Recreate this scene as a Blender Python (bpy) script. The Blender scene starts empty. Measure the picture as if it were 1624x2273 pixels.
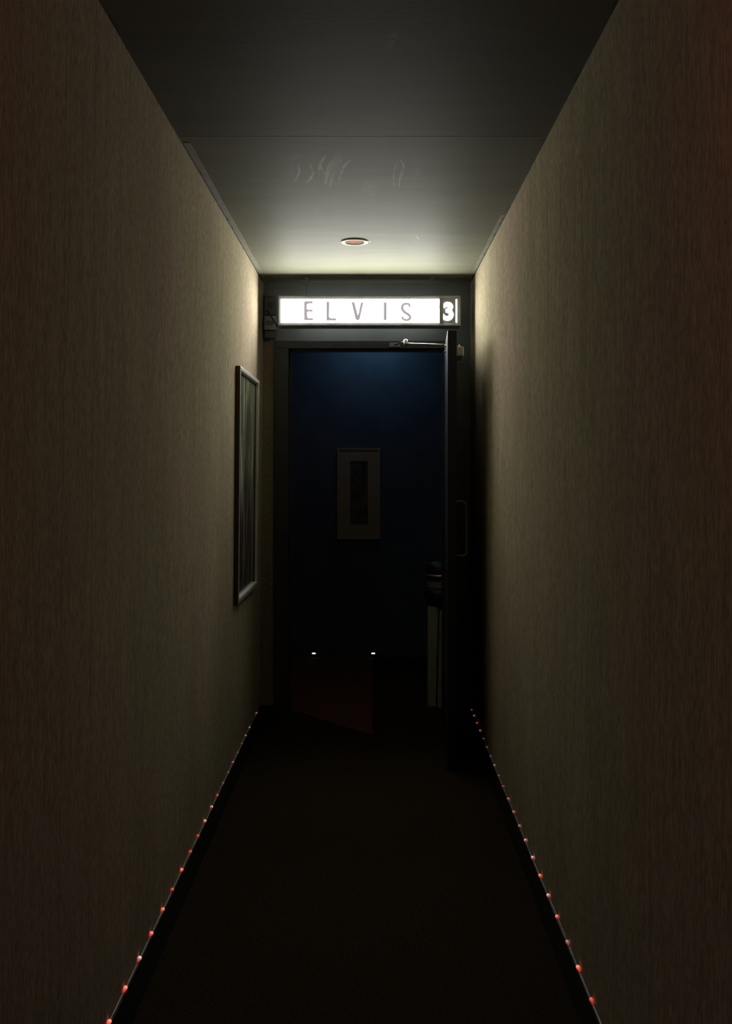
import bpy, bmesh, math, random
from mathutils import Vector, Matrix

# ------------------------------------------------------------------ camera, world, light
SC = bpy.context.scene
COL = SC.collection
EYE = 1.42
FPX = 2240.0            # focal length in pixels of the 2273 px tall frame
cam_data = bpy.data.cameras.new('camera')
cam = bpy.data.objects.new('camera', cam_data)
COL.objects.link(cam)
cam.location = (0, 0, EYE)
cam.rotation_euler = (math.pi / 2, 0, 0)
cam_data.sensor_fit = 'AUTO'
cam_data.sensor_width = 36.0
cam_data.lens = 36.0 * FPX / 2273.0
cam_data.shift_x = -14.0 / 2273.0
cam_data.shift_y = -93.5 / 2273.0
cam_data.clip_start = 0.02
SC.camera = cam

world = bpy.data.worlds.new('world')
world.use_nodes = True
world.node_tree.nodes['Background'].inputs[0].default_value = (0, 0, 0, 1)
world.node_tree.nodes['Background'].inputs[1].default_value = 0.0
SC.world = world
SC.view_settings.view_transform = 'Standard'
SC.view_settings.look = 'None'
SC.view_settings.exposure = 0.0
SC.view_settings.gamma = 1.0
SC.view_settings.use_curve_mapping = False

SIGN_POWER = 31.0
def lamp(name, kind, loc, color, energy, rot=(0, 0, 0), size=0.1, size_y=None):
    l = bpy.data.lights.new(name, kind)
    l.color = color
    l.energy = energy
    if kind == 'AREA':
        l.shape = 'RECTANGLE'
        l.size = size
        l.size_y = size_y or size
    else:
        l.shadow_soft_size = size
    o = bpy.data.objects.new(name, l)
    o.location = loc
    o.rotation_euler = rot
    COL.objects.link(o)
    return o
# added beam on the sign's lit panel, sending extra light down the corridor
_l = lamp('sign_beam_fill', 'AREA', (-0.0646, 5.3641, 2.2659), (1.0, 1.0, 0.92), 6.3, rot=(math.radians(-90), 0, 0), size=0.8422, size_y=0.122)
_l.data.spread = math.radians(112)
# added lamp behind the sign, brightening the header and ceiling around it
lamp('sign_back_fill', 'AREA', (-0.03, 5.482, 2.268), (1.0, 1.0, 0.92), 0.42, rot=(math.radians(90), 0, 0), size=0.74, size_y=0.10)
# unseen blue lamp added under the far room's ceiling, grading the far wall
lamp('far_wall_fill', 'AREA', (0.0, 7.42, 2.56), (0.42, 0.72, 1.0), 0.68, rot=(math.radians(12), 0, 0), size=0.4, size_y=0.10)
# added faint warm lamp, lifting the far room's floor
lamp('far_floor_fill', 'AREA', (-0.55, 6.6, 2.52), (1.0, 0.5, 0.36), 0.45, size=0.3)
# red lamp out of view, above and ahead of the camera
lamp('red_lamp', 'POINT', (-0.02, 0.85, 2.0), (1.0, 0.02, 0.005), 1.0, size=0.08)

# ------------------------------------------------------------------ materials
MATS = {}
def base_mat(name):
    m = bpy.data.materials.new(name)
    m.use_nodes = True
    nt = m.node_tree
    b = nt.nodes['Principled BSDF']
    MATS[name] = m
    return m, nt, b
def mat(name, color, rough=0.6, metal=0.0, noise=0.0, nscale=40.0, bump=0.0, stretch=(1, 1, 1), spec=0.5, coat=0.0):
    m, nt, b = base_mat(name)
    b.inputs['Base Color'].default_value = (*color, 1)
    b.inputs['Roughness'].default_value = rough
    b.inputs['Metallic'].default_value = metal
    b.inputs['Specular IOR Level'].default_value = spec
    b.inputs['Coat Weight'].default_value = coat
    tc = nt.nodes.new('ShaderNodeTexCoord')
    mp = nt.nodes.new('ShaderNodeMapping')
    mp.inputs['Scale'].default_value = stretch
    nz = nt.nodes.new('ShaderNodeTexNoise')
    nz.inputs['Scale'].default_value = nscale
    nz.inputs['Detail'].default_value = 4
    nt.links.new(tc.outputs['Object'], mp.inputs[0])
    nt.links.new(mp.outputs[0], nz.inputs['Vector'])
    if noise > 0:
        rp = nt.nodes.new('ShaderNodeValToRGB')
        rp.color_ramp.elements[0].position = 0.3
        rp.color_ramp.elements[1].position = 0.7
        rp.color_ramp.elements[0].color = (*[c * (1 - noise) for c in color], 1)
        rp.color_ramp.elements[1].color = (*[min(1, c * (1 + noise)) for c in color], 1)
        nt.links.new(nz.outputs['Fac'], rp.inputs[0])
        nt.links.new(rp.outputs[0], b.inputs['Base Color'])
    if bump > 0:
        bp = nt.nodes.new('ShaderNodeBump')
        bp.inputs['Strength'].default_value = 0.6
        bp.inputs['Distance'].default_value = bump
        nt.links.new(nz.outputs['Fac'], bp.inputs['Height'])
        nt.links.new(bp.outputs[0], b.inputs['Normal'])
    return m
def glow(name, color, strength):
    m, nt, b = base_mat(name)
    b.inputs['Base Color'].default_value = (*[0.6 * c for c in color], 1)
    b.inputs['Roughness'].default_value = 0.5
    b.inputs['Emission Color'].default_value = (*color, 1)
    b.inputs['Emission Strength'].default_value = strength
    return m

def wall_fabric(name, color, seams):
    """woven textile wallpaper: fine vertical fibres, broad vertical unevenness, seams where the drops meet"""
    m, nt, b = base_mat(name)
    N, L = nt.nodes, nt.links
    tc = N.new('ShaderNodeTexCoord')
    def noise(scale, stretch, detail=3):
        mp = N.new('ShaderNodeMapping'); mp.inputs['Scale'].default_value = stretch
        nz = N.new('ShaderNodeTexNoise'); nz.inputs['Scale'].default_value = scale; nz.inputs['Detail'].default_value = detail
        L.new(tc.outputs['Object'], mp.inputs[0]); L.new(mp.outputs[0], nz.inputs['Vector'])
        return nz.outputs['Fac']
    fine = noise(150, (1, 1, 0.30), 4)
    mid = noise(45, (1, 1, 0.12), 3)
    broad = noise(2.6, (1, 1, 0.22), 3)
    patch = noise(1.1, (1, 1, 1), 2)
    def mr(src, a, bb, lo=0.3, hi=0.7):
        r = N.new('ShaderNodeMapRange')
        r.inputs['From Min'].default_value = lo; r.inputs['From Max'].default_value = hi
        r.inputs['To Min'].default_value = a; r.inputs['To Max'].default_value = bb
        L.new(src, r.inputs['Value']); return r.outputs[0]
    def mul(a, bb):
        k = N.new('ShaderNodeMath'); k.operation = 'MULTIPLY'; L.new(a, k.inputs[0]); L.new(bb, k.inputs[1]); return k.outputs[0]
    val = mul(mul(mr(fine, 0.72, 1.26), mr(mid, 0.90, 1.10)), mr(broad, 0.92, 1.08))
    sep = N.new('ShaderNodeSeparateXYZ'); L.new(tc.outputs['Object'], sep.inputs[0])
    seamsum = None
    for sy in seams:
        wob = N.new('ShaderNodeMath'); wob.operation = 'MULTIPLY_ADD'
        L.new(noise(9, (0, 0, 1), 2), wob.inputs[0]); wob.inputs[1].default_value = 0.010; wob.inputs[2].default_value = sy - 0.005
        sb = N.new('ShaderNodeMath'); sb.operation = 'SUBTRACT'; L.new(sep.outputs['Y'], sb.inputs[0]); L.new(wob.outputs[0], sb.inputs[1])
        ab = N.new('ShaderNodeMath'); ab.operation = 'ABSOLUTE'; L.new(sb.outputs[0], ab.inputs[0])
        s = mr(ab.outputs[0], 0.74, 1.0, 0.0008, 0.004)
        val = mul(val, s)
        seamsum = s if seamsum is None else mul(seamsum, s)
    tint = N.new('ShaderNodeMix'); tint.data_type = 'RGBA'
    tint.inputs['A'].default_value = (color[0] * 0.95, color[1] * 1.02, color[2] * 0.95, 1)
    tint.inputs['B'].default_value = (color[0] * 1.04, color[1] * 0.98, color[2] * 1.05, 1)
    L.new(mr(patch, 0, 1), tint.inputs['Factor'])
    sc = N.new('ShaderNodeVectorMath'); sc.operation = 'SCALE'
    L.new(tint.outputs['Result'], sc.inputs[0]); L.new(val, sc.inputs['Scale'])
    L.new(sc.outputs[0], b.inputs['Base Color'])
    b.inputs['Roughness'].default_value = 0.9
    b.inputs['Specular IOR Level'].default_value = 0.0
    bp = N.new('ShaderNodeBump'); bp.inputs['Strength'].default_value = 0.8; bp.inputs['Distance'].default_value = 0.0015
    h = mul(fine, mid) if seamsum is None else mul(mul(fine, mid), seamsum)
    L.new(h, bp.inputs['Height']); L.new(bp.outputs[0], b.inputs['Normal'])
    return m

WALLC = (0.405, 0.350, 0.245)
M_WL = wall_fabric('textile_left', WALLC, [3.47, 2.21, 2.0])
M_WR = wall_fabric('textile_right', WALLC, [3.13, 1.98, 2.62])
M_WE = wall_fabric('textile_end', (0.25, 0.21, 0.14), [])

def ceiling_mat(name, color):
    m, nt, b = base_mat(name)
    N, L = nt.nodes, nt.links
    tc = N.new('ShaderNodeTexCoord')
    mp = N.new('ShaderNodeMapping'); mp.inputs['Scale'].default_value = (0.5, 2.2, 1)
    nz = N.new('ShaderNodeTexNoise'); nz.inputs['Scale'].default_value = 2.2; nz.inputs['Detail'].default_value = 5
    nz.inputs['Distortion'].default_value = 1.2
    L.new(tc.outputs['Object'], mp.inputs[0]); L.new(mp.outputs[0], nz.inputs['Vector'])
    rp = N.new('ShaderNodeValToRGB')
    rp.color_ramp.elements[0].position = 0.35; rp.color_ramp.elements[1].position = 0.68
    rp.color_ramp.elements[0].color = (*[c * 0.93 for c in color], 1)
    rp.color_ramp.elements[1].color = (*[c * 1.07 for c in color], 1)
    L.new(nz.outputs['Fac'], rp.inputs[0]); L.new(rp.outputs[0], b.inputs['Base Color'])
    n2 = N.new('ShaderNodeTexNoise'); n2.inputs['Scale'].default_value = 60
    L.new(tc.outputs['Object'], n2.inputs['Vector'])
    bp = N.new('ShaderNodeBump'); bp.inputs['Strength'].default_value = 0.25; bp.inputs['Distance'].default_value = 0.0008
    L.new(n2.outputs['Fac'], bp.inputs['Height']); L.new(bp.outputs[0], b.inputs['Normal'])
    b.inputs['Roughness'].default_value = 0.62
    b.inputs['Specular IOR Level'].default_value = 0.02
    return m
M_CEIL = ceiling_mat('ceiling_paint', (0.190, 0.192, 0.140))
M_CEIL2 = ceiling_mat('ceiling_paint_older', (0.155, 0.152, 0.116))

M_CARPET = mat('carpet', (0.034, 0.024, 0.014), 1.0, noise=0.6, nscale=170, bump=0.004, spec=0.0)
M_BASE = mat('baseboard_black', (0.008, 0.008, 0.009), 0.6, noise=0.2)
M_HEAD = mat('slate_paint', (0.16, 0.185, 0.195), 0.55, noise=0.12, nscale=6)
M_FRAME = mat('door_frame_paint', (0.032, 0.036, 0.036), 0.45, noise=0.15, nscale=12)
M_DOOR = mat('door_leaf_laminate', (0.020, 0.025, 0.036), 0.42, noise=0.1, nscale=8, spec=0.35)
M_EDGE = mat('door_edge', (0.020, 0.022, 0.024), 0.5, noise=0.1)
M_NAVY = mat('navy_far_wall', (0.10, 0.15, 0.21), 0.85, noise=0.12, nscale=5, spec=0.2)
M_DARK = mat('dark_room_paint', (0.02, 0.022, 0.028), 0.9, noise=0.1)
M_PATCH = mat('red_floor_patch', (0.11, 0.040, 0.028), 0.95, noise=0.35, nscale=160, bump=0.002, spec=0.1)
M_STEEL = mat('brushed_steel', (0.55, 0.55, 0.52), 0.35, 0.9, noise=0.1, nscale=60)
M_ALU = mat('sign_frame_metal', (0.20, 0.20, 0.19), 0.5, 0.0, noise=0.04, nscale=30)
M_GREYMET = mat('grey_bracket', (0.22, 0.23, 0.21), 0.5, 0.3, noise=0.1)
M_BLACKP = mat('black_plastic', (0.012, 0.013, 0.014), 0.4, noise=0.1)
M_DKBOX = mat('dark_grey_plastic', (0.075, 0.09, 0.09), 0.5, noise=0.15, nscale=25)
M_PALEBOX = mat('pale_grey_plastic', (0.30, 0.32, 0.31), 0.5, noise=0.15, nscale=25)
M_CLOSER = mat('closer_casing', (0.42, 0.43, 0.37), 0.45, 0.2, noise=0.08)
M_PALELEG = mat('pale_grey_panel', (0.36, 0.38, 0.33), 0.6, noise=0.1, nscale=20)
M_MATBOARD = mat('pale_mount', (0.42, 0.42, 0.30), 0.85, noise=0.08, nscale=12)
M_PRINT = mat('dark_print', (0.10, 0.10, 0.08), 0.7, noise=0.8, nscale=14, stretch=(1.4, 1, 0.6))
M_SILVER = mat('silver_frame', (0.45, 0.45, 0.41), 0.4, 0.0, noise=0.05, nscale=30)
M_FSIDE = mat('shade_and_strip_brown', (0.075, 0.05, 0.04), 0.5, noise=0.1)  # dark tone puts the frame side's shade into its colour
M_TUBE = mat('clear_tube_plastic', (0.50, 0.47, 0.42), 0.22, noise=0.35, nscale=30, stretch=(1, 0.6, 1))
M_TRIMW = mat('white_trim_ring', (0.85, 0.86, 0.80), 0.4, noise=0.03)
M_REFL = mat('copper_reflector', (0.90, 0.74, 0.68), 0.45, 0.2, noise=0.05)
M_FILLER = mat('plaster_filler', (0.20, 0.20, 0.15), 0.6, noise=0.2, nscale=30)
M_GAP = mat('dark_gap', (0.015, 0.015, 0.012), 0.95, noise=0.2)

G_FACE = glow('sign_light', (1.0, 1.0, 0.93), SIGN_POWER)
G_LETTER = glow('sign_letter_bloom', (0.36, 0.335, 0.35), 1.0)  # grey emission stands in for bloom washing over the dark letters
G_PLATE = glow('number_plate_vinyl', (0.07, 0.07, 0.062), 1.0)
G_LAMP = glow('lamp_disc', (1.0, 0.62, 0.46), 1.7)
G_STEP = glow('step_light_lens', (0.80, 1.0, 0.88), 1.6)

def led_mat(name, core, tail):
    m, nt, b = base_mat(name)
    N, L = nt.nodes, nt.links
    tc = N.new('ShaderNodeTexCoord')
    sep = N.new('ShaderNodeSeparateXYZ'); L.new(tc.outputs['Object'], sep.inputs[0])
    rp = N.new('ShaderNodeValToRGB')
    r = N.new('ShaderNodeMapRange')
    r.inputs['From Min'].default_value = -0.034; r.inputs['From Max'].default_value = 0.004
    L.new(sep.outputs['Y'], r.inputs['Value']); L.new(r.outputs[0], rp.inputs[0])
    e = rp.color_ramp.elements
    e[0].position = 0.0; e[0].color = (tail[0] * 0.12, 0, 0, 1)
    e[1].position = 1.0; e[1].color = (*core, 1)
    k = rp.color_ramp.elements.new(0.55); k.color = (*tail, 1)
    L.new(rp.outputs[0], b.inputs['Emission Color'])
    b.inputs['Emission Strength'].default_value = 1.0
    b.inputs['Base Color'].default_value = (0.25, 0.05, 0.04, 1)
    b.inputs['Roughness'].default_value = 0.3
    return m
LED = [led_mat('led_bright', (1.6, 0.50, 0.38), (0.75, 0.05, 0.03)),
       led_mat('led_red', (0.85, 0.17, 0.12), (0.38, 0.02, 0.015)),
       led_mat('led_pale', (1.5, 0.95, 0.92), (0.40, 0.05, 0.04)),
       led_mat('led_faint', (0.55, 0.33, 0.33), (0.18, 0.02, 0.02))]

def scuff_mat(name, opacity):
    m, nt, b = base_mat(name)
    N, L = nt.nodes, nt.links
    b.inputs['Base Color'].default_value = (0.55, 0.57, 0.48, 1)
    b.inputs['Roughness'].default_value = 0.6
    tc = N.new('ShaderNodeTexCoord')
    nz = N.new('ShaderNodeTexNoise'); nz.inputs['Scale'].default_value = 30
    L.new(tc.outputs['Object'], nz.inputs['Vector'])
    r = N.new('ShaderNodeMapRange'); r.inputs['To Min'].default_value = 0.2 * opacity; r.inputs['To Max'].default_value = opacity
    r.inputs['From Min'].default_value = 0.35; r.inputs['From Max'].default_value = 0.65
    L.new(nz.outputs['Fac'], r.inputs['Value'])
    L.new(r.outputs[0], b.inputs['Alpha'])
    return m
M_SCUFF = scuff_mat('scuff_streak', 0.38)
M_SMEAR = scuff_mat('smear', 0.13)

def poster_mat():
    m, nt, b = base_mat('poster_print')
    N, L = nt.nodes, nt.links
    tc = N.new('ShaderNodeTexCoord')
    def noise(scale, stretch, detail=4, dist=0.6):
        mp = N.new('ShaderNodeMapping'); mp.inputs['Scale'].default_value = stretch
        nz = N.new('ShaderNodeTexNoise'); nz.inputs['Scale'].default_value = scale
        nz.inputs['Detail'].default_value = detail; nz.inputs['Distortion'].default_value = dist
        L.new(tc.outputs['Object'], mp.inputs[0]); L.new(mp.outputs[0], nz.inputs['Vector'])
        return nz.outputs['Fac']
    a = N.new('ShaderNodeValToRGB'); L.new(noise(16, (1, 1, 0.16)), a.inputs[0])
    e = a.color_ramp.elements
    e[0].position = 0.38; e[0].color = (0.10, 0.10, 0.075, 1)
    e[1].position = 0.72; e[1].color = (0.75, 0.75, 0.62, 1)
    k = a.color_ramp.elements.new(0.55); k.color = (0.26, 0.26, 0.20, 1)
    sep = N.new('ShaderNodeSeparateXYZ'); L.new(tc.outputs['Object'], sep.inputs[0])
    c = N.new('ShaderNodeValToRGB')
    r = N.new('ShaderNodeMapRange'); r.inputs['From Min'].default_value = 0.0; r.inputs['From Max'].default_value = 1.06
    L.new(sep.outputs['Z'], r.inputs['Value']); L.new(r.outputs[0], c.inputs[0])
    ce = c.color_ramp.elements
    ce[0].position = 0.10; ce[0].color = (0.42, 0.36, 0.36, 1)
    ce[1].position = 0.55; ce[1].color = (0.9, 0.95, 0.8, 1)
    k = c.color_ramp.elements.new(0.32); k.color = (0.60, 0.48, 0.55, 1)
    mx = N.new('ShaderNodeMix'); mx.data_type = 'RGBA'; mx.blend_type = 'MULTIPLY'
    mx.inputs['Factor'].default_value = 1.0
    L.new(a.outputs[0], mx.inputs['A']); L.new(c.outputs[0], mx.inputs['B'])
    L.new(mx.outputs['Result'], b.inputs['Base Color'])
    b.inputs['Roughness'].default_value = 0.25
    b.inputs['Coat Weight'].default_value = 0.4
    b.inputs['Coat Roughness'].default_value = 0.08
    return m
M_POSTER = poster_mat()

# ------------------------------------------------------------------ helpers
def obj(name, bm, material, parent=None, smooth=False, bevel=0.0):
    bmesh.ops.recalc_face_normals(bm, faces=bm.faces)
    me = bpy.data.meshes.new(name)
    bm.to_mesh(me); bm.free()
    for mm in (material if isinstance(material, (list, tuple)) else [material]):
        me.materials.append(mm)
    if smooth:
        for p in me.polygons: p.use_smooth = True
    o = bpy.data.objects.new(name, me)
    COL.objects.link(o)
    if parent is not None: o.parent = parent
    if bevel > 0:
        bv = o.modifiers.new('bevel', 'BEVEL'); bv.width = bevel; bv.segments = 2; bv.limit_method = 'ANGLE'
    return o
def tag(o, label, cat, group=None, kind=None):
    o['label'] = label; o['category'] = cat
    if group: o['group'] = group
    if kind: o['kind'] = kind
    return o
def struct(o, label=None):
    o['kind'] = 'structure'
    if label: o['label'] = label
    return o
def thing(name, loc, label, cat, rot=(0, 0, 0), group=None, kind=None):
    o = bpy.data.objects.new(name, None)
    o.empty_display_size = 0.1
    COL.objects.link(o); o.location = loc; o.rotation_euler = rot
    if label: tag(o, label, cat, group, kind)
    elif kind: o['kind'] = kind
    return o
def box(bm, x0, x1, y0, y1, z0, z1, mi=0):
    v = [bm.verts.new(p) for p in [(x0, y0, z0), (x1, y0, z0), (x1, y1, z0), (x0, y1, z0),
                                   (x0, y0, z1), (x1, y0, z1), (x1, y1, z1), (x0, y1, z1)]]
    for f in [(0, 3, 2, 1), (4, 5, 6, 7), (0, 1, 5, 4), (1, 2, 6, 5), (2, 3, 7, 6), (3, 0, 4, 7)]:
        fc = bm.faces.new([v[i] for i in f]); fc.material_index = mi
    return v
def boxes(*bs):
    bm = bmesh.new()
    for b in bs: box(bm, *b)
    return bm
def tube_bm(pts, radii, seg=12, cap=True, bm=None):
    bm = bm or bmesh.new()
    pts = [Vector(p) for p in pts]
    if not isinstance(radii, (list, tuple)): radii = [radii] * len(pts)
    rings = []; prev = None
    for i, p in enumerate(pts):
        if i == 0: t = pts[1] - pts[0]
        elif i == len(pts) - 1: t = pts[-1] - pts[-2]
        else: t = (pts[i + 1] - pts[i]).normalized() + (pts[i] - pts[i - 1]).normalized()
        t.normalize()
        up = Vector((0, 0, 1)) if abs(t.z) < 0.95 else Vector((1, 0, 0))
        n = prev - t * prev.dot(t) if prev is not None else up - t * up.dot(t)
        n.normalize(); prev = n
        b = t.cross(n)
        rings.append([bm.verts.new(p + (n * math.cos(a) + b * math.sin(a)) * radii[i])
                      for a in [2 * math.pi * k / seg for k in range(seg)]])
    for r0, r1 in zip(rings, rings[1:]):
        for k in range(seg):
            bm.faces.new([r0[k], r0[(k + 1) % seg], r1[(k + 1) % seg], r1[k]])
    if cap:
        bm.faces.new(rings[0][::-1]); bm.faces.new(rings[-1])
    return bm
def lathe_bm(profile, seg=32, bm=None, cx=0, cy=0, sx=1, sy=1):
    """profile: list of (radius, z); first or last radius 0 closes the end"""
    bm = bm or bmesh.new()
    rings = []
    for r, z in profile:
        if r < 1e-6: rings.append([bm.verts.new((cx, cy, z))])
        else: rings.append([bm.verts.new((cx + sx * r * math.cos(2 * math.pi * k / seg), cy + sy * r * math.sin(2 * math.pi * k / seg), z)) for k in range(seg)])
    for a, b in zip(rings, rings[1:]):
        for k in range(seg):
            k2 = (k + 1) % seg
            if len(a) == 1: bm.faces.new([a[0], b[k2], b[k]])
            elif len(b) == 1: bm.faces.new([a[k], a[k2], b[0]])
            else: bm.faces.new([a[k], a[k2], b[k2], b[k]])
    return bm
def slab_xz(outline, y0, y1, bm=None):
    """an outline in the x-z plane given a thickness from y0 to y1"""
    bm = bm or bmesh.new()
    f = [bm.verts.new((x, y0, z)) for x, z in outline]
    b = [bm.verts.new((x, y1, z)) for x, z in outline]
    faces = [bm.faces.new(f), bm.faces.new(b[::-1])]
    n = len(outline)
    for i in range(n):
        bm.faces.new([f[i], f[(i + 1) % n], b[(i + 1) % n], b[i]])
    bm.normal_update()
    bmesh.ops.triangulate(bm, faces=faces)
    return bm
def dilate(pts, d):
    n = len(pts); area = sum(pts[i][0] * pts[(i + 1) % n][1] - pts[(i + 1) % n][0] * pts[i][1] for i in range(n))
    sg = 1 if area > 0 else -1; out = []
    for i in range(n):
        p, a, b = Vector(pts[i]), Vector(pts[i - 1]), Vector(pts[(i + 1) % n])
        t1 = (p - a).normalized(); t2 = (b - p).normalized()
        n1 = Vector((t1.y, -t1.x)) * sg; n2 = Vector((t2.y, -t2.x)) * sg
        m = n1 + n2
        m = m / max(0.5, m.length_squared / 2) if m.length > 1e-6 else n1
        out.append(tuple(p + m * d))
    return out
def smooth_line(pts, n=8):
    out = []
    P = [Vector(p) for p in pts]
    P = [2 * P[0] - P[1]] + P + [2 * P[-1] - P[-2]]
    for i in range(1, len(P) - 2):
        for k in range(n):
            t = k / n
            out.append(0.5 * ((2 * P[i]) + (-P[i - 1] + P[i + 1]) * t + (2 * P[i - 1] - 5 * P[i] + 4 * P[i + 1] - P[i + 2]) * t * t
                              + (-P[i - 1] + 3 * P[i] - 3 * P[i + 1] + P[i + 2]) * t ** 3))
    out.append(P[-2]); return out

# ------------------------------------------------------------------ the corridor
CEIL = 2.4575
ENDY = 5.60
SIGNY = 5.364
LX0, LX1 = -0.625, -0.604     # the left wall leans in slightly: x at the floor and at the ceiling
RX = 0.544
BACKY = -6.0
def lx(z): return LX0 + (LX1 - LX0) * z / CEIL

bm = boxes((-0.80, 0.72, BACKY, ENDY + 0.12, -0.08, 0.0))
struct(obj('floor', bm, M_CARPET))

# left wall (leaning slab)
bm = bmesh.new()
v = [bm.verts.new(p) for p in [(LX0, BACKY, 0), (LX0, ENDY, 0), (LX1, ENDY, CEIL), (LX1, BACKY, CEIL),
                               (LX0 - .12, BACKY, 0), (LX0 - .12, ENDY, 0), (LX1 - .12, ENDY, CEIL), (LX1 - .12, BACKY, CEIL)]]
for f in [(0, 1, 2, 3), (7, 6, 5, 4), (0, 4, 5, 1), (1, 5, 6, 2), (2, 6, 7, 3), (3, 7, 4, 0)]:
    bm.faces.new([v[i] for i in f])
struct(obj('wall_left', bm, M_WL))
struct(obj('wall_right', boxes((RX, RX + .12, BACKY, ENDY, 0, CEIL)), M_WR))
struct(obj('wall_back', boxes((-0.75, 0.70, BACKY - .12, BACKY, 0, CEIL)), M_DARK))

# ceiling: two boards meeting at a seam, round hole for the downlight
DLX, DLY = -0.080, 4.585
def ceiling_board(name, y0, y1, material, hole=None):
    bm = bmesh.new()
    x0, x1 = -0.76, 0.68
    if hole:
        seg = 40
        c = [bm.verts.new((hole[0] + hole[2] * math.cos(2 * math.pi * k / seg), hole[1] + hole[2] * math.sin(2 * math.pi * k / seg), CEIL)) for k in range(seg)]
        r = [bm.verts.new(p) for p in [(x0, y0, CEIL), (x1, y0, CEIL), (x1, y1, CEIL), (x0, y1, CEIL)]]
        es = [bm.edges.new((c[k], c[(k + 1) % seg])) for k in range(seg)] + [bm.edges.new((r[k], r[(k + 1) % 4])) for k in range(4)]
        bmesh.ops.triangle_fill(bm, edges=es, use_beauty=True)
        g = bmesh.ops.extrude_face_region(bm, geom=bm.faces[:])
        for e in g['geom']:
            if isinstance(e, bmesh.types.BMVert): e.co.z += 0.012
    else:
        box(bm, x0, x1, y0, y1, CEIL, CEIL + 0.012)
    return struct(obj(name, bm, material))
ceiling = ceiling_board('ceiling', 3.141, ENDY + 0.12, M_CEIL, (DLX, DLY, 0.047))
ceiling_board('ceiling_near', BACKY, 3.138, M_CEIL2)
ceiling.name = 'ceiling'
struct(obj('ceiling_void', boxes((-0.76, 0.68, BACKY, ENDY + .12, CEIL + 0.11, CEIL + 0.13)), M_DARK))

# ragged dark joint and filler bead where the ceiling meets the walls
random.seed(5)
def joint(name, side):
    bm = bmesh.new(); prev = None
    y = 1.2
    while y < SIGNY + 0.2:
        w = 0.0022 + 0.003 * random.random() + (0.006 if random.random() < 0.06 else 0)
        if side < 0: a, b = LX1, LX1 + w
        else: a, b = RX, RX - w
        cur = (bm.verts.new((a, y, CEIL - 0.0012)), bm.verts.new((b, y, CEIL - 0.0012)), bm.verts.new((b, y, CEIL)), bm.verts.new((a, y, CEIL)))
        if prev:
            for k in range(4): bm.faces.new([prev[k], prev[(k + 1) % 4], cur[(k + 1) % 4], cur[k]])
        prev = cur; y += 0.02 + 0.05 * random.random()
    return struct(obj(name, bm, M_GAP))
joint('trim_1', -1); joint('trim_2', 1)
def filler(name, side, y0, y1, w):
    bm = bmesh.new(); prev = None; y = y0
    while y < y1:
        ww = w * (0.95 + 0.1 * random.random())
        if side < 0: a, b = LX1 + 0.005, LX1 + 0.005 + ww
        else: a, b = RX - 0.005, RX - 0.005 - ww
        cur = (bm.verts.new((a, y, CEIL - 0.0005)), bm.verts.new((b, y, CEIL - 0.0009)), bm.verts.new((b, y, CEIL)), bm.verts.new((a, y, CEIL)))
        if prev:
            for k in range(4): bm.faces.new([prev[k], prev[(k + 1) % 4], cur[(k + 1) % 4], cur[k]])
        prev = cur; y += 0.06 + 0.05 * random.random()
    return struct(obj(name, bm, M_FILLER))
filler('trim_3', -1, 3.2, SIGNY + 0.2, 0.022)
filler('trim_4', 1, 4.1, SIGNY + 0.2, 0.016)

# smears and scratches on the ceiling: (points as x, y on the ceiling, width, strong?)
def cp(u, v, ox=600, oy=300, s=0.2463):
    px, py = ox + u * s, oy + v * s
    d = (CEIL - EYE) * FPX / (1043 - py)
    return ((px - 826) * d / FPX, d, CEIL - 0.0001)
strokes = [([(245, 260), (258, 330), (225, 415)], .004, 0), ([(355, 250), (380, 350), (322, 440)], .005, 0),
           ([(490, 190), (450, 270), (440, 370)], .006, 0), ([(575, 200), (530, 290), (495, 440)], .008, 0),
           ([(650, 200), (580, 300), (535, 465)], .006, 0), ([(730, 215), (665, 280), (615, 410)], .005, 0),
           ([(1135, 250), (1110, 350), (1118, 485)], .003, 0), ([(1165, 215), (1198, 280), (1165, 400), (1158, 480)], .0035, 0),
           ([(1280, 210), (1330, 300), (1290, 400)], .016, 1), ([(460, 290), (495, 370), (492, 440)], .004, 0),
           ([(620, 160), (585, 250), (545, 380)], .022, 1), ([(880, 400), (860, 480), (820, 520)], .016, 1),
           ([(960, 430), (900, 500), (930, 560)], .014, 1), ([(240, 180), (170, 250), (190, 360)], .018, 1),
           ([(430, 640), (425, 720)], .010, 1), ([(1405, 625), (1425, 627)], .008, 0), ([(60, 740), (95, 733)], .006, 0),
           ([(1000, 800), (1050, 808)], .006, 1), ([(1310, 905), (1340, 945)], .005, 0), ([(1300, 880), (1350, 890)], .006, 1),
           ([(1560, -218), (1595, -214)], .004, 0), ([(980, -205), (990, -203)], .004, 0),
           ([(1010, -740), (1060, -850), (1120, -950)], .005, 1), ([(1060, -740), (1100, -850), (1160, -950)], .006, 1)]
scuffs = []
for i, (pts, w, kind) in enumerate(strokes):
    line = smooth_line([cp(u, v) for u, v in pts], 8)
    bm = bmesh.new(); prev = None; n = len(line)
    for k, p in enumerate(line):
        t = (line[min(k + 1, n - 1)] - line[max(k - 1, 0)]).normalized()
        nn = Vector((-t.y, t.x, 0)) * w * (0.25 + 0.75 * math.sin(math.pi * (k + 0.5) / n))
        cur = (bm.verts.new(p - nn), bm.verts.new(p + nn))
        if prev: bm.faces.new([prev[0], prev[1], cur[1], cur[0]])
        prev = cur
    obj('scuff_mark', bm, M_SMEAR if kind else M_SCUFF, ceiling)

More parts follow.
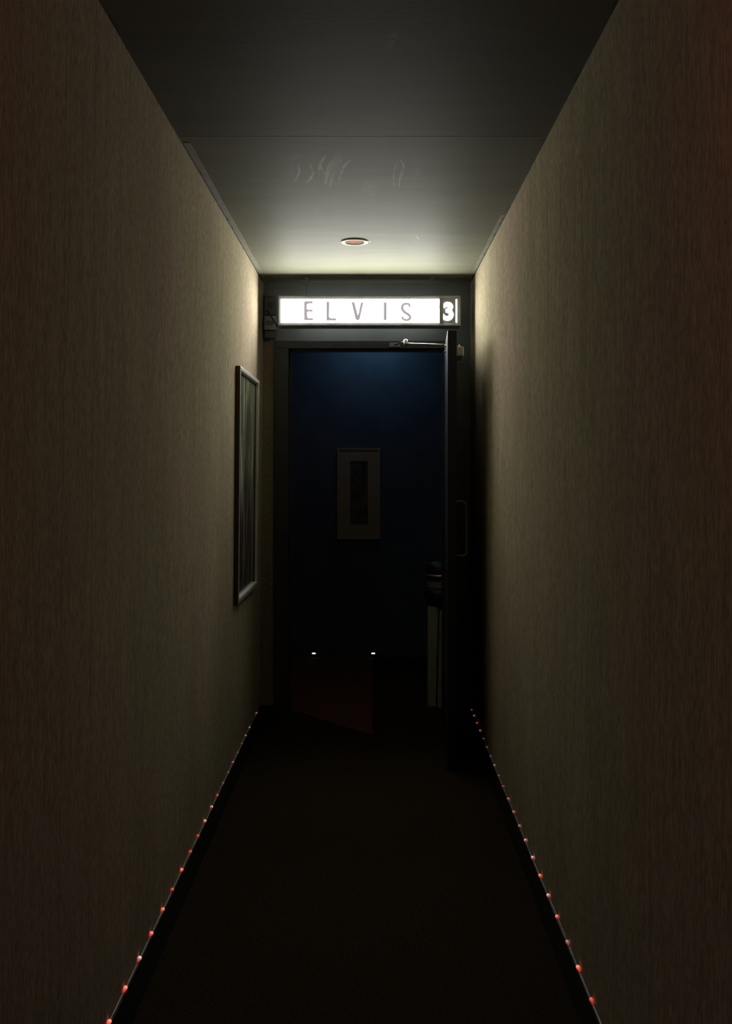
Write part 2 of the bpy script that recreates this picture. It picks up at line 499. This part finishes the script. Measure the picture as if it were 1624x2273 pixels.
# end wall: painted upper part and right pier, textile pier at the left, door frame
OX0, OX1, OZ = -0.465, 0.3925, 2.0925
struct(obj('wall_end', boxes((-0.612, RX, ENDY, ENDY + .12, 2.135, CEIL), (0.452, RX, ENDY, ENDY + .12, 0, 2.135)), M_HEAD))
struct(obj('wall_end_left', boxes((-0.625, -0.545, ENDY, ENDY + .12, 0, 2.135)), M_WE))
bm = boxes((-0.545, OX0, ENDY - .012, ENDY + .12, 0, OZ), (OX1, 0.452, ENDY - .004, ENDY + .12, 0, OZ),
           (-0.545, 0.452, ENDY - .012, ENDY + .12, OZ, 2.135),
           (OX0, OX0 + .012, ENDY + .045, ENDY + .07, 0, OZ), (OX0, OX1, ENDY + .045, ENDY + .07, OZ - .012, OZ))
struct(obj('trim_5', bm, M_FRAME, bevel=0.002))
# baseboards
struct(obj('baseboard_left', boxes((-0.626, -0.6165, BACKY, ENDY, 0, 0.112)), M_BASE))
struct(obj('baseboard_right', boxes((0.5345, 0.546, BACKY, ENDY - .03, 0, 0.112)), M_BASE))
struct(obj('baseboard_end', boxes((-0.6165, -0.545, ENDY - .011, ENDY + .001, 0, 0.112)), M_BASE, bevel=0.002))

# ------------------------------------------------------------------ room beyond the doorway
FARY = 7.66
struct(obj('floor_far', boxes((-1.5, 1.5, ENDY + .12, FARY, -0.08, 0.0)), M_CARPET))
struct(obj('wall_far', boxes((-1.5, 1.5, FARY, FARY + .1, 0, 2.62)), M_NAVY))
struct(obj('wall_far_left', boxes((-1.6, -1.5, ENDY + .12, FARY, 0, 2.62)), M_DARK))
struct(obj('wall_far_right', boxes((1.5, 1.6, ENDY + .12, FARY, 0, 2.62)), M_DARK))
struct(obj('ceiling_far', boxes((-1.6, 1.6, ENDY + .12, FARY + .1, 2.62, 2.66)), M_DARK))
struct(obj('wall_far_front', boxes((-1.6, -0.625, ENDY + .02, ENDY + .12, 0, 2.62), (RX, 1.6, ENDY + .02, ENDY + .12, 0, 2.62)), M_DARK))

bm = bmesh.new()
pts = [(0.0, 5.378), (0.0, 7.63), (-0.9, 7.63), (-0.9, 6.44)]  # thin dark red patch on the floor with a slanting near edge
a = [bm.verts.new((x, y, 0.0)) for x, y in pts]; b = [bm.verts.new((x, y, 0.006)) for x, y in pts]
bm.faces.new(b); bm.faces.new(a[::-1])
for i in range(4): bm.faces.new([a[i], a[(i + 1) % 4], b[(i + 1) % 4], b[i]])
tag(obj('floor_patch', bm, M_PATCH), 'dark red floor patch with a slanting edge lying through the doorway', 'mat')

# framed picture on the far wall
t = thing('framed_picture', (-0.1025, FARY, 0.895), 'small upright picture in a wide pale mount on the dark far wall', 'picture')
W, H = 0.1635, 0.689
bm = boxes((-W, W, -.014, 0, 0, .012), (-W, W, -.014, 0, H - .012, H), (-W, -W + .012, -.014, 0, .012, H - .012), (W - .012, W, -.014, 0, .012, H - .012))
obj('frame', bm, M_MATBOARD, t)
obj('mount', boxes((-W + .012, -0.0645, -.010, 0, .012, H - .012), (0.0685, W - .012, -.010, 0, .012, H - .012),
                   (-.0645, .0685, -.010, 0, .012, .109), (-.0645, .0685, -.010, 0, .59, H - .011)), M_MATBOARD, t)
obj('picture_print', boxes((-.0645, .0685, -.006, 0, .109, .59)), M_PRINT, t)

# two little step lights low on the far wall
for x, lab in ((-0.443, 'tiny lit floor-level light low on the far wall, left of the pair'),
               (0.007, 'tiny lit floor-level light low on the far wall, right of the pair')):
    t = thing('step_light', (x, FARY, 0.020), lab, 'light', group='step lights on the far wall')
    obj('housing', boxes((-.022, .022, -.012, 0, 0, .004), (-.022, .022, -.012, 0, .014, .018),
                         (-.022, -.0135, -.012, 0, .004, .014), (.0135, .022, -.012, 0, .004, .014)), M_BLACKP, t)
    obj('lens', boxes((-.0135, .0135, -.010, -.001, .004, .014)), G_STEP, t)

# pedestal bin standing in the far room, half hidden by the open door
t = thing('pedestal_bin', (0.415, 6.10, 0), 'waist-high pedestal bin with black head and pale tapering legs, half hidden by the door', 'bin')
def leg(x0t, x1t, x0b, x1b, y0, y1, zt, zb):
    bm = bmesh.new()
    vs = [bm.verts.new(p) for p in [(x0b, y0, zb), (x1b, y0, zb), (x1b, y1, zb), (x0b, y1, zb), (x0t, y0, zt), (x1t, y0, zt), (x1t, y1, zt), (x0t, y1, zt)]]
    for f in [(0, 3, 2, 1), (4, 5, 6, 7), (0, 1, 5, 4), (1, 2, 6, 5), (2, 3, 7, 6), (3, 0, 4, 7)]: bm.faces.new([vs[i] for i in f])
    return bm
obj('leg', leg(-.083, -.020, -.083, -.035, -.05, -.035, .60, .0), M_PALELEG, t, bevel=.002)
obj('leg', leg(-.012, .012, -.026, .026, -.075, -.060, .58, .0), M_PALELEG, t, bevel=.002)
obj('leg', leg(.020, .083, .035, .083, -.05, -.035, .60, .0), M_PALELEG, t, bevel=.002)
obj('bowl', lathe_bm([(0, .585), (.05, .59), (.088, .622), (.103, .655), (.103, .69), (.094, .705), (0, .706)], 40), M_BLACKP, t, smooth=True)
obj('collar', lathe_bm([(.090, .706), (.0915, .709), (.0915, .750), (.090, .753), (0, .754)], 40), M_DKBOX, t, smooth=False)
obj('label_band', lathe_bm([(.092, .716), (.0925, .717), (.0925, .744), (.092, .745)], 40), M_GREYMET, t)
obj('ring', lathe_bm([(.086, .776), (.092, .779), (.094, .785), (.092, .791), (.086, .794)], 40), M_STEEL, t, smooth=True)
obj('lid', lathe_bm([(.084, .754), (.087, .78), (.089, .80), (.090, .845), (.080, .860), (.05, .868), (0, .870)], 40), M_BLACKP, t, smooth=True)

# ------------------------------------------------------------------ the open door
# leaf: hinged at the right jamb, swung towards the camera; local x runs from the hinge to the free edge
HX, HY = OX1, ENDY - .014
ex, ey = 0.3545, 4.755
ang = math.atan2(ey - HY, ex - HX)
DW = math.hypot(ex - HX, ey - HY)
door = thing('door_1', (HX, HY, 0.0), None, None, rot=(0, 0, ang), kind='structure')
# in local axes +y points to the corridor's right wall
TH = 0.044
obj('door_leaf', boxes((0.002, DW, 0, TH, 0.006, 2.078)), [M_DOOR], door, bevel=0.0015)
for z in (0.25, 1.05, 1.85):
    obj('hinge', tube_bm([(-.003, -.004, z - .05), (-.003, -.004, z + .05)], .0055, 12), M_BLACKP, door)
# pull handle on the face turned to the wall
hp = smooth_line([(DW - .075, TH, 1.268), (DW - .075, TH + .030, 1.268), (DW - .075, TH + .044, 1.258), (DW - .075, TH + .047, 1.235),
                  (DW - .075, TH + .047, 1.14), (DW - .075, TH + .047, 1.042), (DW - .075, TH + .044, 1.018), (DW - .075, TH + .030, 1.009), (DW - .075, TH, 1.009)], 6)
obj('pull_handle', tube_bm(hp, .0065, 12), M_GREYMET, door, smooth=True)
# closer body on the same face, near the top
cl = obj('door_closer', boxes((DW - .42, DW - .195, TH + .001, TH + .041, 1.978, 2.026)), M_CLOSER, door, bevel=0.006)
obj('closer_spindle', tube_bm([(DW - .33, TH + .02, 2.026), (DW - .33, TH + .02, 2.050)], .008, 12), M_STEEL, cl)
# stay arm from the leaf's other face to the frame head
arm = obj('stay_arm', boxes((-.001, .001, -.001, .001, -.001, .001)), M_STEEL, None)
bpy.data.objects.remove(arm)
def w(px, py, d): return Vector(((px - 826) * d / FPX, d, EYE - (py - 1043) * d / FPX))
inv = Matrix.Rotation(-ang, 4, 'Z') @ Matrix.Translation((-HX, -HY, 0))
A = Vector((0.371, 5.20, 2.064)); B = w(900, 762, 5.22); B.z = 2.074; C = Vector((0.124, 5.575, 2.110))
arm = obj('stay_arm', tube_bm([inv @ A, inv @ B], [.0050, .0045], 8), M_STEEL, door, smooth=True)
obj('forearm', tube_bm([inv @ (B + Vector((0, 0, .012))), inv @ (C - Vector((0, .002, 0)))], [.005, .004], 8), M_GREYMET, arm, smooth=True)
obj('elbow_joint', lathe_bm([(0, -.010), (.011, -.009), (.012, 0), (.011, .018), (.006, .021), (0, .022)], 16), M_STEEL, arm, smooth=True).location = inv @ B
bm = boxes((-.03, .03, -.006, .013, -.012, .012))
sh = obj('frame_shoe', bm, M_GREYMET, arm, bevel=.002)
sh.matrix_local = inv @ Matrix.Translation(C)
for z in (2.036, 2.008):
    q = inv @ Vector((0.3655, 5.02, z))
    obj('bolt', tube_bm([(q.x, 0.001, q.z), (q.x, -.007, q.z)], .0055, 10), M_STEEL, door)

# ------------------------------------------------------------------ hanging light-box sign
S = 0.0023946
def sx(px): return (px - 826) * S
def sz(py): return EYE - (py - 1043) * S
sign = thing('cinema_sign', (0, SIGNY, sz(723)), 'lit white hanging sign with letters greyed by bloom and a white 3 above the doorway', 'sign')
oz = sz(723)
def sloc(x, y, z): return (x, y - SIGNY, z - oz)
X0, X1, Z0, Z1 = sx(617), sx(1022), sz(723.5) - oz, sz(656) - oz
# housing behind the face plane
DEP = 0.11
obj('housing', boxes((X0, X1, .006, DEP, Z0, Z1)), M_ALU, sign, bevel=.002)
# sloping frame: outer lip stands 16 mm proud, falls to the face
def frame_bm():
    bm = bmesh.new()
    ix0, ix1, iz0, iz1 = sx(623.6), sx(1013.9), sz(715.6) - oz, sz(664.2) - oz
    lip = 0.0045
    loops = []
    for (x0, x1, z0, z1, y) in [(X0, X1, Z0, Z1, .006), (X0, X1, Z0, Z1, -.003), (X0 + lip, X1 - lip, Z0 + lip, Z1 - lip, -.004), (ix0, ix1, iz0, iz1, .002), (ix0, ix1, iz0, iz1, .006)]:
        loops.append([bm.verts.new(p) for p in [(x0, y, z0), (x1, y, z0), (x1, y, z1), (x0, y, z1)]])
    for a, b in zip(loops, loops[1:] + loops[:1]):
        for k in range(4): bm.faces.new([a[k], a[(k + 1) % 4], b[(k + 1) % 4], b[k]])
    return bm
obj('frame', frame_bm(), M_ALU, sign, bevel=.0012)
obj('light_panel', boxes((sx(623), sx(975), .001, .0055, sz(716.3) - oz, sz(663.5) - oz)), G_FACE, sign)
obj('divider', boxes((sx(974.6), sx(983.2), -.006, .0055, sz(716.3) - oz, sz(663.5) - oz)), M_ALU, sign, bevel=.001)
obj('number_panel', boxes((sx(983), sx(1014.5), .003, .0055, sz(716.3) - oz, sz(663.5) - oz)), G_FACE, sign)
bm = boxes((sx(982.5), sx(1011.2), .0005, .0028, sz(716.3) - oz, sz(663.5) - oz))
plate = obj('number_plate', bm, G_PLATE, sign)
o5 = [(480, 760), (495, 690), (540, 630), (620, 605), (720, 605), (820, 640), (890, 700), (930, 790), (925, 880), (868, 985), (930, 1080), (955, 1180), (930, 1290),
      (870, 1390), (780, 1450), (660, 1475), (550, 1455), (470, 1415), (462, 1290), (465, 1140), (485, 1128), (540, 1200), (600, 1242), (650, 1250), (700, 1220), (735, 1180),
      (700, 1130), (640, 1105), (575, 1100), (560, 1010), (570, 945), (600, 905), (645, 890), (700, 885), (712, 865), (690, 850), (600, 855), (550, 880), (525, 925), (500, 895), (485, 830)]
out = [(sx(960 + u * .04926), sz(640 + v * .04926) - oz) for u, v in [(u_ / .04926 * 1, v_ / .04926 * 1) for u_, v_ in dilate([(u * .04926, v * .04926) for u, v in o5], -0.8)]]
obj('number', slab_xz(out, -.0012, .0004), G_FACE, plate)

yl0, yl1 = -.0015, .0008
def lrect(bm, x0, x1, y0, y1): slab_xz([(sx(x0), sz(y1) - oz), (sx(x1), sz(y1) - oz), (sx(x1), sz(y0) - oz), (sx(x0), sz(y0) - oz)], yl0, yl1, bm)
def lpoly(pts): return slab_xz([(sx(x), sz(y) - oz) for x, y in dilate(pts, 0.7)], yl0, yl1)
c2 = lambda u, v: (560 + u * .1601, 590 + v * .1601)
E_ = [c2(*p) for p in [(720, 495), (833, 495), (833, 520), (775, 522), (758, 530), (750, 548), (750, 596), (762, 610), (833, 610), (833, 633), (765, 634), (755, 645), (755, 700), (765, 722), (785, 729), (837, 729), (837, 753), (720, 753)]]
obj('letter', lpoly(E_), G_LETTER, sign)
L_ = [c2(*p) for p in [(1030, 500), (1062, 500), (1060, 700), (1066, 720), (1085, 730), (1160, 730), (1160, 755), (1028, 755)]]
obj('letter', lpoly(L_), G_LETTER, sign)
V_ = [c2(*p) for p in [(1376, 508), (1412, 508), (1458, 690), (1466, 692), (1508, 508), (1536, 508), (1484, 740), (1474, 749), (1442, 749), (1432, 740)]]
obj('letter', lpoly(V_), G_LETTER, sign)
c3 = lambda u, v: (820 + u * .1786, 590 + v * .1786)
I_ = [c3(*p) for p in [(180, 455), (209, 455), (211, 675), (177, 675)]]
obj('letter', lpoly(I_), G_LETTER, sign)
cen = smooth_line([(*c3(*p), 0) for p in [(501, 512), (492, 482), (458, 472), (420, 482), (405, 515), (414, 552), (446, 584), (482, 606), (502, 636), (492, 664), (455, 674), (418, 662), (402, 630)]], 6)
L1, L2 = [], []
n = len(cen)
for k, p in enumerate(cen):
    tt = (cen[min(k + 1, n - 1)] - cen[max(k - 1, 0)]).normalized()
    wd = 2.2 + 1.0 * math.sin(math.pi * k / (n - 1)) + (0.5 if k < 3 or k > n - 4 else 0)
    nn = Vector((-tt.y, tt.x, 0)) * wd
    L1.append(((p + nn).x, (p + nn).y)); L2.append(((p - nn).x, (p - nn).y))
bm = bmesh.new()
for k in range(n - 1):
    q = [L1[k], L1[k + 1], L2[k + 1], L2[k]]
    f = [bm.verts.new((sx(x), yl0, sz(y) - oz)) for x, y in q]; g = [bm.verts.new((sx(x), yl1, sz(y) - oz)) for x, y in q]
    bm.faces.new(f); bm.faces.new(g[::-1])
    for a_, b_ in ((0, 1), (1, 2), (2, 3), (3, 0)): bm.faces.new([f[a_], f[b_], g[b_], g[a_]])
bmesh.ops.remove_doubles(bm, verts=bm.verts, dist=1e-6)
obj('letter', bm, G_LETTER, sign)

# suspension rods with ceiling hooks
for px in (680, 956):
    x = (px - 826) * 5.45 / FPX
    zt = CEIL - oz
    rod = obj('suspension_rod', tube_bm([(x + .004, .085, zt - .018), (x + .002, .07, (zt + Z1) / 2), (x, .055, Z1 - .001)], .0022, 8), M_GREYMET, sign)
    obj('ceiling_hook', lathe_bm([(.0, zt - .032), (.004, zt - .031), (.0045, zt - .02), (.009, zt - .008), (.016, zt - .003), (.017, zt - .0005), (0, zt)], 20, cx=x + .004, cy=.085), M_GREYMET, rod, smooth=True)

# ------------------------------------------------------------------ boxes on the end wall left of the sign
K = ENDY / FPX
def ex_(px): return (px - 826) * K
def ez_(py): return EYE - (py - 1043) * K
t = thing('alarm_unit', (ex_(601), ENDY, ez_(756)), 'stacked dark and pale wall unit on the end wall left of the lit sign', 'alarm')
bx0 = ex_(601)
def lb(px0, px1, py0, py1, d): return (ex_(px0) - bx0, ex_(px1) - bx0, -d, -.0, ez_(py1) - ez_(756), ez_(py0) - ez_(756))
obj('upper_box', boxes(lb(588, 612, 661, 701, .035)), M_DKBOX, t, bevel=.004)
obj('upper_knob', tube_bm([(-.002, -.035, ez_(678) - ez_(756)), (-.002, -.043, ez_(678) - ez_(756))], .016, 20), M_BLACKP, t)
pb = obj('pale_box', boxes(lb(588, 614, 703.5, 735, .045)), M_PALEBOX, t, bevel=.003)
# dark oval emblem with unreadable pale marks
bm = bmesh.new()
cx0, cz0 = ex_(600) - bx0, ez_(719.5) - ez_(756)
ov = []
for k in range(28):
    a_ = 2 * math.pi * k / 28
    ov.append((cx0 + .0235 * (abs(math.cos(a_)) ** 0.6) * (1 if math.cos(a_) > 0 else -1), cz0 + .0115 * (abs(math.sin(a_)) ** 0.8) * (1 if math.sin(a_) > 0 else -1)))
em = obj('emblem', slab_xz(ov, -.0462, -.045), M_DKBOX, pb)
bm = bmesh.new()
for dx, wd_, hh in ((-.016, .0022, .0045), (-.009, .0022, .0045), (-.002, .0022, .0045), (.005, .0022, .0045), (.012, .0022, .0045)):
    box(bm, cx0 + dx, cx0 + dx + wd_, -.0468, -.046, cz0 - hh, cz0 + hh)
obj('emblem_marks', bm, M_PALEBOX, em)
obj('lower_box', boxes(lb(588, 611, 736, 753, .035)), M_DKBOX, t, bevel=.004)
p0 = Vector((ex_(598) - bx0, -.052, ez_(697) - ez_(756))); p1 = Vector((ex_(615) - bx0, -.058, ez_(724) - ez_(756)))
obj('bracket_arm', tube_bm([p0 + Vector((-.01, .018, .012)), p0, p1, p1 + Vector((.004, .01, -.006))], .0042, 8), M_BLACKP, t)

# ------------------------------------------------------------------ recessed downlight
t = thing('recessed_downlight', (DLX, DLY, CEIL), 'round recessed ceiling light with white rim and pinkish copper inside', 'ceiling light')
obj('trim_ring', lathe_bm([(.0465, .0), (.0612, .0), (.0618, -.002), (.0600, -.0045), (.0540, -.0055), (.0465, -.003), (.0440, .004), (.0462, .006), (.0465, .0)], 48), M_TRIMW, t, smooth=True)
obj('reflector', lathe_bm([(.0440, .003), (.0425, .015), (.038, .035), (.031, .052)], 48), M_REFL, t, smooth=True)
obj('lamp_glass', lathe_bm([(.031, .052), (.030, .054), (0, .050)], 32), G_LAMP, t)
# little white drip mark beside the ring
obj('paint_chip', boxes((.066, .071, -.003, .004, -.001, 0)), M_TRIMW, t)

# ------------------------------------------------------------------ framed poster on the left wall
lean = math.atan((LX1 - LX0) / CEIL)
PZ = 0.822
t = thing('framed_poster', (lx(PZ) + 0.0005, 4.494, PZ), 'tall silver-framed poster hanging on the left corridor wall', 'poster', rot=(0, lean, 0))
PW, PH, BW, PD = 0.757, 1.062, 0.021, 0.022
def poster_frame():
    bm = bmesh.new()
    loops = []
    for (i, x) in [(0, 0), (0, PD - .002), (.003, PD), (BW - .004, PD), (BW, PD - .004), (BW, .005)]:
        loops.append([bm.verts.new(p) for p in [(x, i, i), (x, PW - i, i), (x, PW - i, PH - i), (x, i, PH - i)]])
    for li, (a, b) in enumerate(zip(loops, loops[1:])):
        for k in range(4):
            f = bm.faces.new([a[k], a[(k + 1) % 4], b[(k + 1) % 4], b[k]])
            f.material_index = 1 if li == 0 else (2 if li == 4 else 0)  # inner lip whitened to paint the light caught on the ledge
    return bm
fr = obj('frame', poster_frame(), [M_SILVER, M_FSIDE, M_TRIMW], t)
obj('poster_sheet', boxes((.001, .005, BW - .002, PW - BW + .002, BW - .002, PH - BW + .002)), M_POSTER, t)
obj('inner_strip', boxes((.005, .010, PW - BW - .030, PW - BW - .020, BW, PH - BW)), M_FSIDE, t)

# ------------------------------------------------------------------ rope lights along the baseboards
def rope(side, xs, depths, label):
    t = thing('rope_light', (xs, 0, 0.1175), label, 'rope light', group='rope lights on the baseboards')
    random.seed(11 if side < 0 else 23)
    pts = []
    y = 0.4
    while y < ENDY - .06:
        pts.append((0.0006 * math.sin(y * 7), y, 0.0006 * math.sin(y * 11 + 1))); y += 0.05
    obj('tube', tube_bm(pts, .0030, 8), M_TUBE, t, smooth=True)
    protos = []
    for m in LED:
        bm = tube_bm([(0, -.034, -.0002), (0, -.026, 0), (0, -.012, 0), (0, -.004, 0), (0, .001, 0), (0, .0035, 0), (0, .0045, 0)],
                     [.0012, .0030, .0038, .0046, .0046, .0030, .0008], 10)
        me = bpy.data.meshes.new('led_bulb'); bmesh.ops.recalc_face_normals(bm, faces=bm.faces); bm.to_mesh(me); bm.free()
        for p in me.polygons: p.use_smooth = True
        me.materials.append(m); protos.append(me)
    for d, k in depths:
        o = bpy.data.objects.new('led_bulb', protos[k]); COL.objects.link(o); o.parent = t
        o.location = (0, d, 0.0016)
        s = 1.0 if d < 4.2 else 0.92
        o.scale = (s, (0.55 + 0.45 * random.random() if d > 2.8 else 1.0) if d < 4.1 else 0.26, s)
left_y = [540, 572, 590, 608, 628, 649, 672, 696, 722, 748, 779, 812, 847, 887, 931, 975, 1028, 1083, 1149, 1224]
left_k = [2, 2, 2, 3, 3, 2, 3, 3, 1, 2, 2, 1, 1, 0, 1, 0, 0, 2, 0, 0]
right_y = [533, 546, 562, 579, 597, 616, 636, 656, 679, 703, 730, 759, 790, 822, 860, 900, 944, 991, 1047, 1103, 1175]
right_k = [3, 2, 0, 2, 3, 3, 3, 2, 3, 3, 3, 3, 3, 2, 2, 0, 2, 0, 3, 0, 1]
ZH = EYE - 0.119
def dep(ys, ks): return [(ZH * FPX / y, k) for y, k in zip(ys, ks)]
ld = dep(left_y, left_k); rd = dep(right_y, right_k)
for i in range(1, 7):
    ld.append((ld[19][0] - .152 * i, (0, 1, 1, 0, 2, 1)[i - 1])); rd.append((rd[20][0] - .152 * i, (1, 0, 1, 2, 0, 1)[i - 1]))
rope(-1, -0.6195, ld, 'thin string of red lights along the left wall baseboard')
rope(1, 0.5375, rd, 'thin string of red lights along the right wall baseboard')
